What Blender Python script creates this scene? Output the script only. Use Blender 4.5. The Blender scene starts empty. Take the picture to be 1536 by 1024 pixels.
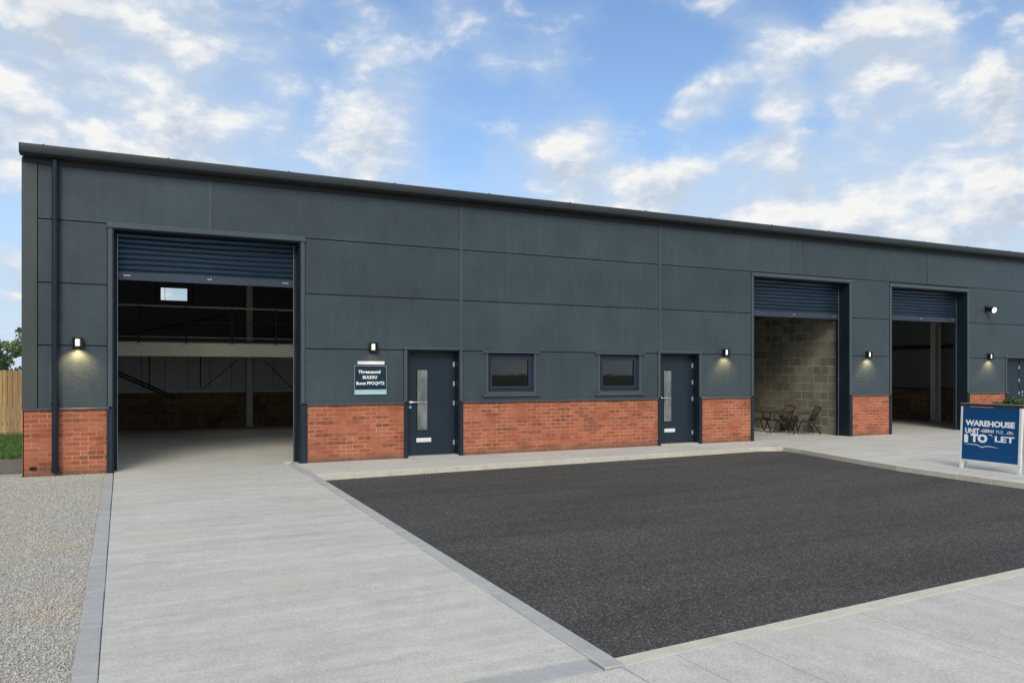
import bpy, math, random
import numpy as np
from mathutils import Vector, Matrix
random.seed(7)
rng = np.random.default_rng(11)
C = bpy.context.scene.collection
SC = bpy.context.scene
R = math.radians
FY = 14.30          # facade plane

# ------------------------------------------------------------------ materials
def newmat(name):
    m = bpy.data.materials.new(name); m.use_nodes = True
    nt = m.node_tree; b = nt.nodes['Principled BSDF']
    return m, nt, b
def N(nt, kind, inp=None, **props):
    n = nt.nodes.new(kind)
    for k, v in props.items(): setattr(n, k, v)
    for k, v in (inp or {}).items():
        s = n.inputs[k]
        if hasattr(v, 'is_linked'): nt.links.new(v, s)
        else: s.default_value = v
    return n
def coords(nt, scale=(1, 1, 1), world=True, rot=(0, 0, 0)):
    if world:
        src = N(nt, 'ShaderNodeNewGeometry').outputs['Position']
    else:
        src = N(nt, 'ShaderNodeTexCoord').outputs['Object']
    return N(nt, 'ShaderNodeMapping', {'Vector': src, 'Scale': scale, 'Rotation': rot}).outputs[0]
def noise(nt, vec, scale, detail=4, rough=.55, dist=0):
    return N(nt, 'ShaderNodeTexNoise', {'Vector': vec, 'Scale': scale, 'Detail': detail, 'Roughness': rough, 'Distortion': dist}).outputs[0]
def ramp(nt, fac, stops, interp='LINEAR'):
    n = N(nt, 'ShaderNodeValToRGB', {'Fac': fac}); cr = n.color_ramp; cr.interpolation = interp
    while len(cr.elements) < len(stops): cr.elements.new(.5)
    for e, (p, c) in zip(cr.elements, stops):
        e.position = p
        if not hasattr(c, '__len__'): c = (c, c, c)
        e.color = tuple(c) + (1,)
    return n.outputs[0]
def mix(nt, fac, a, b, mode='MIX'):
    n = N(nt, 'ShaderNodeMix', data_type='RGBA', blend_type=mode)
    for i, v in ((0, fac), (6, a), (7, b)):
        s = n.inputs[i]
        if hasattr(v, 'is_linked'): nt.links.new(v, s)
        else: s.default_value = (tuple(v) + (1,)) if (i and len(v) == 3) else v
    return n.outputs[2]
def math_(nt, op, a, b=0., c=0.):
    return N(nt, 'ShaderNodeMath', {0: a, 1: b, 2: c}, operation=op).outputs[0]
def bump(nt, b, h, strength, dist=.01):
    n = N(nt, 'ShaderNodeBump', {'Height': h, 'Strength': strength, 'Distance': dist})
    nt.links.new(n.outputs[0], b.inputs['Normal'])
def setc(nt, b, c):
    if hasattr(c, 'is_linked'): nt.links.new(c, b.inputs['Base Color'])
    else: b.inputs['Base Color'].default_value = tuple(c) + (1,)

def paint(name, col, rough=.45, var=.12, metal=0., spec=.3, scale=1.2, tone=0.):
    m, nt, b = newmat(name)
    v = coords(nt)
    n1 = noise(nt, v, scale, 6, .6)
    n2 = noise(nt, coords(nt, (6, 6, .8)), 1.5, 5, .6)
    f = math_(nt, 'ADD', math_(nt, 'MULTIPLY', n1, .6), math_(nt, 'MULTIPLY', n2, .4))
    lo = [c * (1 - var) for c in col]; hi = [c * (1 + var) for c in col]
    cc = ramp(nt, f, [(.3, lo), (.7, hi)])
    if tone:
        oi = N(nt, 'ShaderNodeObjectInfo').outputs['Random']
        cc = mix(nt, 1., cc, ramp(nt, oi, [(0., 1-tone), (1., 1+tone)]), 'MULTIPLY')
    setc(nt, b, cc)
    nt.links.new(ramp(nt, n1, [(.3, max(.05, rough - .08)), (.7, rough + .08)]), b.inputs['Roughness'])
    b.inputs['Metallic'].default_value = metal
    b.inputs['Specular IOR Level'].default_value = spec
    return m

MAT = {}
MAT['cladding'] = paint('cladding_paint', (.050, .071, .084), .46, .20, tone=.08)
MAT['corner'] = paint('corner_flashing_paint', (.062, .072, .074), .45, .12)
MAT['trim'] = paint('trim_paint', (.066, .086, .098), .38, .10)
MAT['gutter'] = paint('gutter_paint', (.036, .045, .050), .5, .15)
MAT['navy'] = paint('navy_door_paint', (.017, .029, .042), .4, .12)
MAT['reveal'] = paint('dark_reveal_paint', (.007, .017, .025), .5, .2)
MAT['pipe'] = paint('pipe_paint', (.008, .017, .028), .4, .2)
MAT['shutter'] = paint('shutter_paint', (.036, .066, .100), .25, .15, metal=.5)
MAT['bottom_rail'] = paint('shutter_rail_paint', (.045, .060, .085), .36, .12, metal=.2)
MAT['black'] = paint('black_metal', (.012, .012, .013), .4, .2)
MAT['galv'] = paint('galvanised_steel', (.50, .52, .54), .38, .12, metal=.6)
MAT['steel'] = paint('brushed_steel', (.75, .76, .78), .28, .05, metal=.85)
MAT['white'] = paint('white_plastic', (.75, .77, .78), .4, .05)
MAT['frame_al'] = paint('pale_frame', (.72, .72, .70), .4, .10)
MAT['beam'] = paint('mezzanine_beam_paint', (.84, .81, .68), .5, .08)
MAT['column'] = paint('column_paint', (.70, .70, .66), .5, .12)
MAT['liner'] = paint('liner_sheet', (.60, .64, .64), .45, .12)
MAT['liner_shaded'] = paint('shaded_liner_sheet', (.09, .10, .105), .5, .12)
MAT['liner_mid'] = paint('grey_liner_sheet', (.22, .25, .26), .5, .12)
MAT['dark_steel'] = paint('dark_steel', (.03, .03, .03), .5, .2)
MAT['roof'] = paint('roof_sheet', (.10, .11, .12), .5, .15)
MAT['window_frame'] = paint('window_frame_paint', (.026, .033, .062), .3, .1)
MAT['rail'] = paint('safety_rail_paint', (.36, .35, .27), .4, .1)
MAT['blue_board'] = paint('blue_board_print', (.004, .068, .20), .35, .05)
MAT['navy_sign'] = paint('navy_sign_print', (.008, .028, .048), .35, .15)
MAT['cyan_sign'] = paint('pale_cyan_print', (.33, .56, .62), .35, .15, scale=3)
MAT['planter'] = paint('planter_grey', (.20, .19, .18), .6, .15)
MAT['mesh_back'] = paint('taupe_weave', (.17, .14, .11), .7, .15)

def lettering():
    m, nt, b = newmat('white_lettering'); setc(nt, b, (.90, .92, .93)); b.inputs['Roughness'].default_value = .5
    return m
MAT['letter'] = lettering()

def glass(name, tint, rough=.02):
    m, nt, b = newmat(name)
    out = nt.nodes['Material Output']
    tr = N(nt, 'ShaderNodeBsdfTransparent', {'Color': tuple(tint) + (1,)})
    gl = N(nt, 'ShaderNodeBsdfGlossy', {'Color': (1, 1, 1, 1), 'Roughness': rough})
    fr = N(nt, 'ShaderNodeFresnel', {'IOR': 1.5})
    wob = N(nt, 'ShaderNodeBump', {'Height': noise(nt, coords(nt), 2.5, 2), 'Strength': .04, 'Distance': .01})
    nt.links.new(wob.outputs[0], gl.inputs['Normal'])
    f = math_(nt, 'MULTIPLY', fr.outputs[0], 1.4)
    mx = N(nt, 'ShaderNodeMixShader', {0: f, 1: tr.outputs[0], 2: gl.outputs[0]})
    nt.links.new(mx.outputs[0], out.inputs['Surface'])
    return m
MAT['glass'] = glass('window_glass', (.55, .58, .52))
MAT['clear_glass'] = glass('clear_glass', (.9, .95, .95))
def frosted():
    m, nt, b = newmat('frosted_glass')
    n1 = noise(nt, coords(nt, (3, 1, 1.5)), 2.0, 3)
    setc(nt, b, ramp(nt, n1, [(.35, (.10, .11, .115)), (.65, (.21, .23, .24))]))
    b.inputs['Roughness'].default_value = .06; b.inputs['IOR'].default_value = 1.6
    b.inputs['Specular IOR Level'].default_value = .8
    return m
MAT['frosted'] = frosted()
def added_rooflight():
    m, nt, b = newmat('translucent_sheet')
    out = nt.nodes['Material Output']
    tr = N(nt, 'ShaderNodeBsdfTransparent', {'Color': (.8, .82, .8, 1)})
    tl = N(nt, 'ShaderNodeBsdfTranslucent', {'Color': (.85, .87, .85, 1)})
    mx = N(nt, 'ShaderNodeMixShader', {0: .5, 1: tr.outputs[0], 2: tl.outputs[0]})
    nt.links.new(mx.outputs[0], out.inputs['Surface'])
    return m
MAT['added_rooflight'] = added_rooflight()

def brick(name, axis, bw, rh, mortar, c1, c2, c3, cm, dirt=True, bstr=.5, squash_off=.5):
    m, nt, b = newmat(name)
    pos = N(nt, 'ShaderNodeNewGeometry').outputs['Position']
    sx = N(nt, 'ShaderNodeSeparateXYZ', {0: pos})
    w = noise(nt, pos, 3.0, 3)
    u = sx.outputs[0] if axis == 'x' else sx.outputs[1]
    u = math_(nt, 'ADD', u, math_(nt, 'MULTIPLY', w, .006))
    vv = math_(nt, 'ADD', sx.outputs[2], math_(nt, 'MULTIPLY', noise(nt, pos, 5., 2), .006))
    vec = N(nt, 'ShaderNodeCombineXYZ', {0: u, 1: vv, 2: 0.}).outputs[0]
    vec = N(nt, 'ShaderNodeVectorMath', {0: vec, 1: (50., 0, 0)}, operation='ADD').outputs[0]
    t = N(nt, 'ShaderNodeTexBrick', {'Vector': vec, 'Color1': tuple(c1) + (1,), 'Color2': tuple(c2) + (1,), 'Mortar': (0, 0, 0, 1),
        'Scale': 1., 'Mortar Size': mortar, 'Mortar Smooth': .15, 'Bias': 0., 'Brick Width': bw, 'Row Height': rh})
    t.offset = squash_off
    # per-brick third tone from a cell value that is constant over a brick
    row = math_(nt, 'FLOOR', math_(nt, 'DIVIDE', vv, rh))
    odd = math_(nt, 'MULTIPLY', math_(nt, 'MODULO', math_(nt, 'ADD', row, 100.), 2.), squash_off)
    col = math_(nt, 'FLOOR', math_(nt, 'ADD', math_(nt, 'DIVIDE', math_(nt, 'ADD', u, 50.), bw), odd))
    wn = N(nt, 'ShaderNodeTexWhiteNoise', {'Vector': N(nt, 'ShaderNodeCombineXYZ', {0: col, 1: row, 2: 3.}).outputs[0]}, noise_dimensions='3D')
    third = ramp(nt, wn.outputs[0], [(.68, 0.), (1., .85)])
    cb = mix(nt, third, t.outputs[0], c3)
    big = noise(nt, pos, 1.6, 5, .6)
    fine = noise(nt, pos, 45, 4, .7)
    cb = mix(nt, 1., cb, ramp(nt, fine, [(.3, .78), (.7, 1.22)]), 'MULTIPLY')
    cb = mix(nt, ramp(nt, big, [(.45, 0.), (.75, .25)]), cb, [min(1, x * 1.35 + .02) for x in c1])
    mcol = mix(nt, ramp(nt, noise(nt, pos, 2.3, 4), [(.36, 0.), (.58, 1.)]), [c * .45 for c in cm], cm)
    full = mix(nt, t.outputs[1], cb, mcol)
    if dirt:
        h = math_(nt, 'ADD', sx.outputs[2], math_(nt, 'MULTIPLY', noise(nt, pos, 4, 5, .7), .22))
        full = mix(nt, ramp(nt, h, [(.10, .8), (.27, 0.)]), full, (.13, .095, .07))
    setc(nt, b, full)
    b.inputs['Roughness'].default_value = .9; b.inputs['Specular IOR Level'].default_value = .15
    hgt = math_(nt, 'ADD', math_(nt, 'MULTIPLY', t.outputs[1], -1.), math_(nt, 'MULTIPLY', fine, .35))
    bump(nt, b, hgt, bstr, .006)
    return m
BR = dict(bw=.225, rh=.075, mortar=.0055, c1=(.35, .096, .048), c2=(.45, .155, .085), c3=(.20, .068, .042), cm=(.48, .345, .235))
MAT['brick_x'] = brick('red_brick_front', 'x', **BR)
MAT['brick_y'] = brick('red_brick_side', 'y', **BR)
BL = dict(bw=.45, rh=.225, mortar=.009, c1=(.185, .170, .130), c2=(.265, .245, .19), c3=(.12, .112, .09), cm=(.46, .44, .37), dirt=False, bstr=.7)
MAT['block_y'] = brick('concrete_block_side', 'y', **BL)
BL2 = dict(bw=.45, rh=.225, mortar=.009, c1=(.22, .15, .085), c2=(.30, .21, .11), c3=(.14, .10, .07), cm=(.10, .085, .07), dirt=False, bstr=.7)
MAT['block_x'] = brick('tan_block_back', 'x', **BL2)
MAT['block_y2'] = brick('tan_block_side', 'y', **BL2)

def concrete(name, base, stripe='x', rough=.85, lightness=1., streak=.16, fine=.27):
    m, nt, b = newmat(name)
    pos = coords(nt)
    sx_, sy_ = (0, 1) if stripe == 'x' else (1, 0)
    def sc3(a, b_): return (a, b_, 1) if stripe == 'x' else (b_, a, 1)
    rot = (0, 0, R(-6))
    st = noise(nt, coords(nt, sc3(.30, 3.2), rot=rot), 1.6, 7, .68, .5)        # long smudges
    st2 = noise(nt, coords(nt, sc3(2.2, 45)), 1.0, 5, .75)                     # broom marks
    bg = noise(nt, pos, .8, 7, .65)
    gr = ramp(nt, noise(nt, pos, 85, 3, .6), [(.34, 0.), (.66, 1.)])          # sand grain
    gr2 = ramp(nt, noise(nt, coords(nt, sc3(1., 2.2)), 34, 4, .7), [(.34, 0.), (.66, 1.)])
    pit = ramp(nt, noise(nt, pos, 150, 2, .5), [(.27, 1.), (.34, 0.)])
    mot = noise(nt, pos, 6, 6, .75)
    def addn(f, v, k): return math_(nt, 'MULTIPLY_ADD', math_(nt, 'SUBTRACT', v, .5), k, f)
    f = addn(1., st, streak * 4.)
    f = addn(f, st2, streak * 1.8)
    f = addn(f, bg, .45)
    f = addn(f, gr, fine * 1.0)
    f = addn(f, gr2, fine * 1.1)
    f = addn(f, mot, .50)
    f = math_(nt, 'MULTIPLY_ADD', pit, -fine*.6, f)
    sp = gr
    c = mix(nt, 1., [x * lightness for x in base], N(nt, 'ShaderNodeCombineColor', {0: f, 1: f, 2: f}).outputs[0], 'MULTIPLY')
    warm = ramp(nt, noise(nt, pos, .9, 4), [(.5, 0.), (.75, .5)])
    c = mix(nt, warm, c, [base[0] * 1.02 * lightness, base[1] * .97 * lightness, base[2] * .86 * lightness])
    setc(nt, b, c)
    b.inputs['Roughness'].default_value = rough
    b.inputs['Specular IOR Level'].default_value = .2
    h = math_(nt, 'ADD', math_(nt, 'MULTIPLY', st2, .6), math_(nt, 'MULTIPLY', sp, .7))
    bump(nt, b, h, .35, .006)
    return m
MAT['concrete'] = concrete('brushed_concrete', (.545, .530, .485))
MAT['apron'] = concrete('apron_concrete', (.55, .535, .49), streak=.16)
MAT['front_slab'] = concrete('footway_concrete', (.555, .537, .49), 'y', streak=.10)
MAT['floor'] = concrete('floated_floor', (.68, .66, .60), rough=.40, streak=.12, fine=.03)
MAT['kerb_grey'] = concrete('kerb_concrete_grey', (.43, .428, .415), streak=.06, fine=.10)
MAT['kerb_buff'] = concrete('kerb_concrete_buff', (.60, .565, .475), streak=.06, fine=.12)
MAT['kerb_dark'] = concrete('old_concrete', (.16, .16, .145), streak=.05)

def tarmac():
    m, nt, b = newmat('tarmac')
    pos = coords(nt)
    v = N(nt, 'ShaderNodeTexVoronoi', {'Vector': pos, 'Scale': 135.})
    sep = N(nt, 'ShaderNodeSeparateColor', {0: v.outputs['Color']})
    chip = ramp(nt, sep.outputs[0], [(0., .042), (.5, .060), (.80, .096), (.93, .15), (1., .26)])
    v2 = N(nt, 'ShaderNodeTexVoronoi', {'Vector': pos, 'Scale': 42.})
    sep2 = N(nt, 'ShaderNodeSeparateColor', {0: v2.outputs['Color']})
    fac2 = ramp(nt, sep2.outputs[1], [(0., .80), (1., 1.24)])
    big = noise(nt, coords(nt, (.22, 1.5, 1)), 1.1, 7, .7, .4)
    c = mix(nt, 1., chip, ramp(nt, big, [(.3, .82), (.7, 1.28)]), 'MULTIPLY')
    c = mix(nt, 1., c, fac2, 'MULTIPLY')
    c = mix(nt, 1., c, (1.02, .985, .93), 'MULTIPLY')
    brown = ramp(nt, noise(nt, pos, .7, 3), [(.55, 0.), (.8, .5)])
    c = mix(nt, brown, c, mix(nt, 1., c, (1.25, 1.1, .85), 'MULTIPLY'))
    setc(nt, b, c); b.inputs['Roughness'].default_value = .85
    b.inputs['Specular IOR Level'].default_value = .2
    h = math_(nt, 'ADD', v.outputs['Distance'], noise(nt, pos, 40, 4, .7))
    bump(nt, b, h, .8, .007)
    return m
MAT['tarmac'] = tarmac()

def gravel(name, lo, hi, sc=60.):
    m, nt, b = newmat(name)
    pos = coords(nt)
    v = N(nt, 'ShaderNodeTexVoronoi', {'Vector': pos, 'Scale': sc})
    sep = N(nt, 'ShaderNodeSeparateColor', {0: v.outputs['Color']})
    c = ramp(nt, sep.outputs[0], [(0., lo), (1., hi)])
    c = mix(nt, ramp(nt, noise(nt, pos, 1.1, 4), [(.45, 0.), (.75, .7)]), c, mix(nt, 1., c, (1.12, 1.0, .84), 'MULTIPLY'))
    setc(nt, b, c); b.inputs['Roughness'].default_value = .9
    bump(nt, b, v.outputs['Distance'], .5, .01)
    return m
MAT['gravel_bed'] = gravel('gravel_bed', (.32, .31, .285), (.52, .50, .46))
MAT['gravel'] = gravel('gravel_stone', (.37, .357, .325), (.60, .58, .53), 60.)

def leafmat(name, a, c, sc=3.):
    m, nt, b = newmat(name)
    pos = coords(nt)
    col = ramp(nt, noise(nt, pos, sc, 5, .7), [(.3, a), (.7, c)])
    setc(nt, b, col); b.inputs['Roughness'].default_value = .6
    return m
MAT['grass'] = leafmat('grass_blade', (.035, .085, .015), (.10, .22, .035), 6)
MAT['soil'] = leafmat('soil_green', (.03, .045, .015), (.05, .08, .02), 1)
MAT['leaf'] = leafmat('tree_leaf', (.07, .12, .045), (.20, .27, .12), .9)
MAT['leaf_dark'] = leafmat('hedge_leaf', (.02, .045, .015), (.06, .095, .03), .8)
MAT['shrub'] = leafmat('shrub_leaf', (.025, .06, .018), (.09, .16, .04), 9)
MAT['bark'] = leafmat('bark', (.06, .045, .03), (.13, .10, .07), 4)
def timber():
    m, nt, b = newmat('fence_timber')
    g = noise(nt, coords(nt, (14, 14, .9)), 2.0, 6, .65)
    pos = N(nt, 'ShaderNodeNewGeometry').outputs['Position']
    sx = N(nt, 'ShaderNodeSeparateXYZ', {0: pos})
    brd = math_(nt, 'FLOOR', math_(nt, 'DIVIDE', sx.outputs[0], .1))
    wn = N(nt, 'ShaderNodeTexWhiteNoise', {'W': brd}, noise_dimensions='1D').outputs[0]
    c = ramp(nt, g, [(.3, (.36, .22, .085)), (.7, (.60, .41, .19))])
    c = mix(nt, 1., c, ramp(nt, wn, [(0., .72), (1., 1.15)]), 'MULTIPLY')
    setc(nt, b, c); b.inputs['Roughness'].default_value = .75
    bump(nt, b, g, .3, .005)
    return m
MAT['timber'] = timber()
def emis(name, col, s):
    m, nt, b = newmat(name); setc(nt, b, (.8, .8, .8))
    b.inputs['Emission Color'].default_value = tuple(col) + (1,); b.inputs['Emission Strength'].default_value = s
    return m
MAT['lens'] = emis('lit_lens', (1., .93, .80), .6)
MAT['flood'] = emis('flood_lens', (1., 1., 1.), .8)

# ------------------------------------------------------------------ mesh builder
class MB:
    def __init__(s): s.v = []; s.f = []; s.m = []
    def quad(s, a, b, c, d):
        i = len(s.v); s.v += [tuple(a), tuple(b), tuple(c), tuple(d)]; s.f.append((i, i+1, i+2, i+3)); return s
    def box(s, x0, x1, y0, y1, z0, z1):
        s.m.append((len(s.v), len(s.f)))
        if x0 > x1: x0, x1 = x1, x0
        if y0 > y1: y0, y1 = y1, y0
        if z0 > z1: z0, z1 = z1, z0
        i = len(s.v)
        s.v += [(x, y, z) for z in (z0, z1) for y in (y0, y1) for x in (x0, x1)]
        for f in ((0,2,3,1),(4,5,7,6),(0,1,5,4),(2,6,7,3),(0,4,6,2),(1,3,7,5)): s.f.append(tuple(i+k for k in f))
        return s
    def bar(s, a, b, w, h, up=(0, 0, 1)):
        s.m.append((len(s.v), len(s.f)))
        a = Vector(a); b = Vector(b); d = (b-a).normalized(); u = Vector(up)
        if abs(d.dot(u)) > .98: u = Vector((0, 1, 0))
        r = d.cross(u).normalized(); u = r.cross(d).normalized()
        i = len(s.v)
        for p in (a, b):
            for (p1, q1) in ((-1,-1),(1,-1),(1,1),(-1,1)): s.v.append(tuple(p + r*(p1*w/2) + u*(q1*h/2)))
        for f in ((0,3,2,1),(4,5,6,7),(0,1,5,4),(1,2,6,5),(2,3,7,6),(3,0,4,7)): s.f.append(tuple(i+k for k in f))
        return s
    def tube(s, pts, r, n=8, cap=True):
        s.m.append((len(s.v), len(s.f)))
        pts = [Vector(p) for p in pts]; rr = r if hasattr(r, '__len__') else [r]*len(pts)
        i0 = len(s.v); ref = None
        for k, p in enumerate(pts):
            d = (pts[min(k+1, len(pts)-1)] - pts[max(k-1, 0)]).normalized()
            if ref is None:
                ref = Vector((0, 0, 1)) if abs(d.z) < .9 else Vector((1, 0, 0))
            u = d.cross(ref).normalized(); w = u.cross(d).normalized(); ref = w
            for j in range(n):
                a = 2*math.pi*j/n; s.v.append(tuple(p + (u*math.cos(a) + w*math.sin(a))*rr[k]))
        for k in range(len(pts)-1):
            for j in range(n):
                a = i0+k*n+j; b = i0+k*n+(j+1) % n; s.f.append((a, b, b+n, a+n))
        if cap:
            s.f.append(tuple(i0+j for j in reversed(range(n)))); e = i0+(len(pts)-1)*n; s.f.append(tuple(e+j for j in range(n)))
        return s
    def prism(s, poly, z0, z1):
        i = len(s.v); n = len(poly)
        s.v += [(x, y, z0) for x, y in poly] + [(x, y, z1) for x, y in poly]
        s.f.append(tuple(i+k for k in reversed(range(n)))); s.f.append(tuple(i+n+k for k in range(n)))
        for k in range(n): s.f.append((i+k, i+(k+1) % n, i+n+(k+1) % n, i+n+k))
        return s
    def extx(s, prof, x0, x1, closed=True):     # profile of (y,z) extruded along x
        i = len(s.v); n = len(prof)
        s.v += [(x0, y, z) for y, z in prof] + [(x1, y, z) for y, z in prof]
        for k in range(n if closed else n-1):
            a = i+k; b = i+(k+1) % n; s.f.append((a, b, b+n, a+n))
        if closed:
            s.f.append(tuple(i+k for k in reversed(range(n)))); s.f.append(tuple(i+n+k for k in range(n)))
        return s
    def pieces(s):
        m = s.m + [(len(s.v), len(s.f))]; out = []
        for (v0, f0), (v1, f1) in zip(m[:-1], m[1:]):
            q = MB(); q.v = s.v[v0:v1]; q.f = [tuple(i-v0 for i in f) for f in s.f[f0:f1]]; out.append(q)
        return out
    def build(s, name, mat, parent=None, bevel=0, smooth=True, xf=None, recalc=True):
        me = bpy.data.meshes.new(name); vs = s.v
        if xf is not None: vs = [tuple(xf @ Vector(v)) for v in vs]
        me.from_pydata(vs, [], s.f); me.update()
        if recalc:
            import bmesh
            bm = bmesh.new(); bm.from_mesh(me); bmesh.ops.recalc_face_normals(bm, faces=bm.faces); bm.to_mesh(me); bm.free()
        if smooth:
            me.shade_smooth(); me.set_sharp_from_angle(angle=R(35))
        me.materials.append(MAT[mat] if isinstance(mat, str) else mat)
        o = bpy.data.objects.new(name, me); C.objects.link(o)
        if parent is not None: o.parent = parent
        if bevel:
            md = o.modifiers.new('Bevel', 'BEVEL'); md.width = bevel; md.segments = 2; md.limit_method = 'ANGLE'
        return o
def tag(o, label=None, cat=None, group=None, kind=None):
    if label: o['label'] = label
    if cat: o['category'] = cat
    if group: o['group'] = group
    if kind: o['kind'] = kind
    return o
def empty(name, loc, label, cat, group=None, rz=0):
    o = bpy.data.objects.new(name, None); C.objects.link(o); o.location = loc; o.rotation_euler = (0, 0, rz)
    o.empty_display_size = .2
    return tag(o, label, cat, group)
def struct(o): o['kind'] = 'structure'; return o
def local(o):          # part meshes written in world space: shift so they sit right under a parent with a location
    p = o.parent
    if p: o.matrix_parent_inverse = Matrix.LocRotScale(p.location, p.rotation_euler, None).inverted()
    return o
def text_mesh(name, s, size, width, mat, parent, M, bold=.012, ext=.001, align='LEFT'):
    """text as a mesh: fitted to a width, x right, y up in its own plane, placed by matrix M"""
    cu = bpy.data.curves.new('t', 'FONT'); cu.body = s; cu.size = size; cu.offset = bold*size; cu.extrude = ext
    cu.resolution_u = 3
    ob = bpy.data.objects.new('t', cu); C.objects.link(ob)
    bpy.context.view_layer.update()
    dg = bpy.context.evaluated_depsgraph_get()
    me = bpy.data.meshes.new_from_object(ob.evaluated_get(dg))
    bpy.data.objects.remove(ob); bpy.data.curves.remove(cu)
    xs = [v.co.x for v in me.vertices]; x0, x1 = min(xs), max(xs)
    k = width/(x1-x0)
    for v in me.vertices:
        v.co.x = (v.co.x-x0)*k
    me.transform(M); me.name = name
    me.materials.clear(); me.materials.append(MAT[mat])
    o = bpy.data.objects.new(name, me); C.objects.link(o)
    if parent: o.parent = parent
    return o

# ------------------------------------------------------------------ ground
def sheet(name, pts, z, mat):
    mb = MB(); i = len(mb.v); mb.v += [(x, y, z) for x, y in pts]; mb.f.append(tuple(range(len(pts))))
    return struct(mb.build(name, mat, recalc=False, smooth=False))
sheet('ground', [(-700, -700), (700, -700), (700, 900), (-700, 900)], -.16, 'soil')
def slab(name, poly, z1, mat, z0=-.15):
    return struct(MB().prism(poly, z0, z1).build(name, mat, smooth=False))
A = (2.46, 3.69); B = (2.74, 12.45); Cc = (12.35, 12.95)
# tarmac bay, 8 cm below the slabs around it
slab('tarmac_bay', [(2.3, 3.5), (12.5, 3.9), (13.2, 13.1), (2.5, 12.7)], -.08, 'tarmac')
# driveway
slab('driveway', [(-.115, 3.80), (2.347, 3.80), (2.591, 12.4), (2.596, 14.70), (-.135, 14.70)], 0., 'concrete')
slab('footway', [(-.115, -9), (2.44, -9), (2.44, 3.60), (-.115, 3.60)], 0., 'front_slab')
# joints in the front footway, real 5 mm gaps between slabs
xs = [2.446, 2.83, 3.28, 4.42, 5.52, 7.1, 8.7, 10.3, 12., 14, 16, 18, 20, 24, 30, 40]
for a, b in zip(xs[:-1], xs[1:]):
    ya = 3.615 + (a-2.44)*.060; yb = 3.615 + (b-2.44)*.060
    ya = min(ya, 4.2); yb = min(yb, 4.2)
    slab('footway', [(a+.003, -9), (b-.003, -9), (b-.003, yb), (a+.003, ya)], 0., 'front_slab')
# walkway along the facade and forecourt
slab('walkway', [(2.735, 12.62), (12.3, 13.10), (12.72, 13.09), (12.98, 13.2), (13.43, 14.0), (13.43, 14.62), (2.735, 14.62)], 0., 'apron')
ap = [(13.435, 14.7), (13.435, 14.0), (12.985, 13.19), (13.01, 12.7), (12.865, 12.05), (12.56, 11.0), (12.13, 9.3), (11.90, 7.1), (11.72, 4.36), (40, 5.0), (40, 14.7)]
slab('forecourt', ap, 0., 'apron')
slab('back_yard', [(-14, 27), (60, 27), (60, 45), (-14, 45)], -.02, 'gravel_bed')
# kerbs: strips of stones with thin joints
def strip(name, line, w, z1, mat, step=.915, z0=-.15, side=1, jit=0.0):
    mb = MB(); pts = [Vector((x, y, 0)) for x, y in line]
    L = [0]
    for a, b in zip(pts[:-1], pts[1:]): L.append(L[-1] + (b-a).length)
    def at(t):
        for k in range(len(pts)-1):
            if t <= L[k+1] or k == len(pts)-2:
                u = (t-L[k])/(L[k+1]-L[k]); return pts[k].lerp(pts[k+1], u), (pts[k+1]-pts[k]).normalized()
    t = 0
    while t < L[-1]-.02:
        t2 = min(t+step, L[-1])
        p, d = at(t+.002); q, e = at(t2-.002)
        n = Vector((-d.y, d.x, 0))*side; n2 = Vector((-e.y, e.x, 0))*side
        j = random.uniform(-jit, jit)
        a = p+n*j; b = q+n2*j
        mb.prism([(a.x, a.y), (b.x, b.y), (b.x+n2.x*w, b.y+n2.y*w), (a.x+n.x*w, a.y+n.y*w)], z0, z1+random.uniform(-.0015, .0015))
        t = t2
    return struct(mb.build(name, mat, bevel=.006))
strip('kerb', [(-.118, -9), (-.118, 3.7), (-.143, 14.2)], .122, .006, 'kerb_grey', jit=.002)        # gravel side
strip('kerb', [(2.345, 3.62), (2.595, 12.4), (2.60, 14.22)], .125, .008, 'kerb_grey', side=-1, jit=.002, step=1.6)
strip('kerb', [(2.735, 12.46), (8, 12.735), (12.0, 12.945), (12.45, 12.975), (12.70, 12.96), (12.84, 12.86), (12.87, 12.66), (12.72, 12.05), (12.42, 11.0), (11.99, 9.3), (11.76, 7.1), (11.58, 4.4)], .14, .008, 'kerb_buff', side=1, step=.6)
strip('kerb', [(2.475, 3.622), (11.5, 4.157)], .125, .001, 'kerb_buff', side=1, jit=.002, step=1.2)
strip('kerb', [(-.11, 3.61), (2.33, 3.61)], .18, .003, 'kerb_grey', side=1, step=2.5)
# gravel yard on the left
slab('gravel_yard', [(-30, -9), (-.200, -9), (-.220, 14.31), (-1.42, 14.31), (-1.42, 14.86), (-30, 14.86)], -.006, 'gravel_bed')
# retaining edge, planted bank
rt = MB()
x = -1.45
while x > -20:
    rt.box(x-.898, x, 14.90, 15.03, -.15, .215); x -= .9
struct(rt.build('retaining_kerb', 'kerb_dark', bevel=.008))
slab('bank', [(-30, 15.035), (-1.43, 15.035), (-1.43, 22.5), (-30, 22.5)], .17, 'soil')

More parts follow.
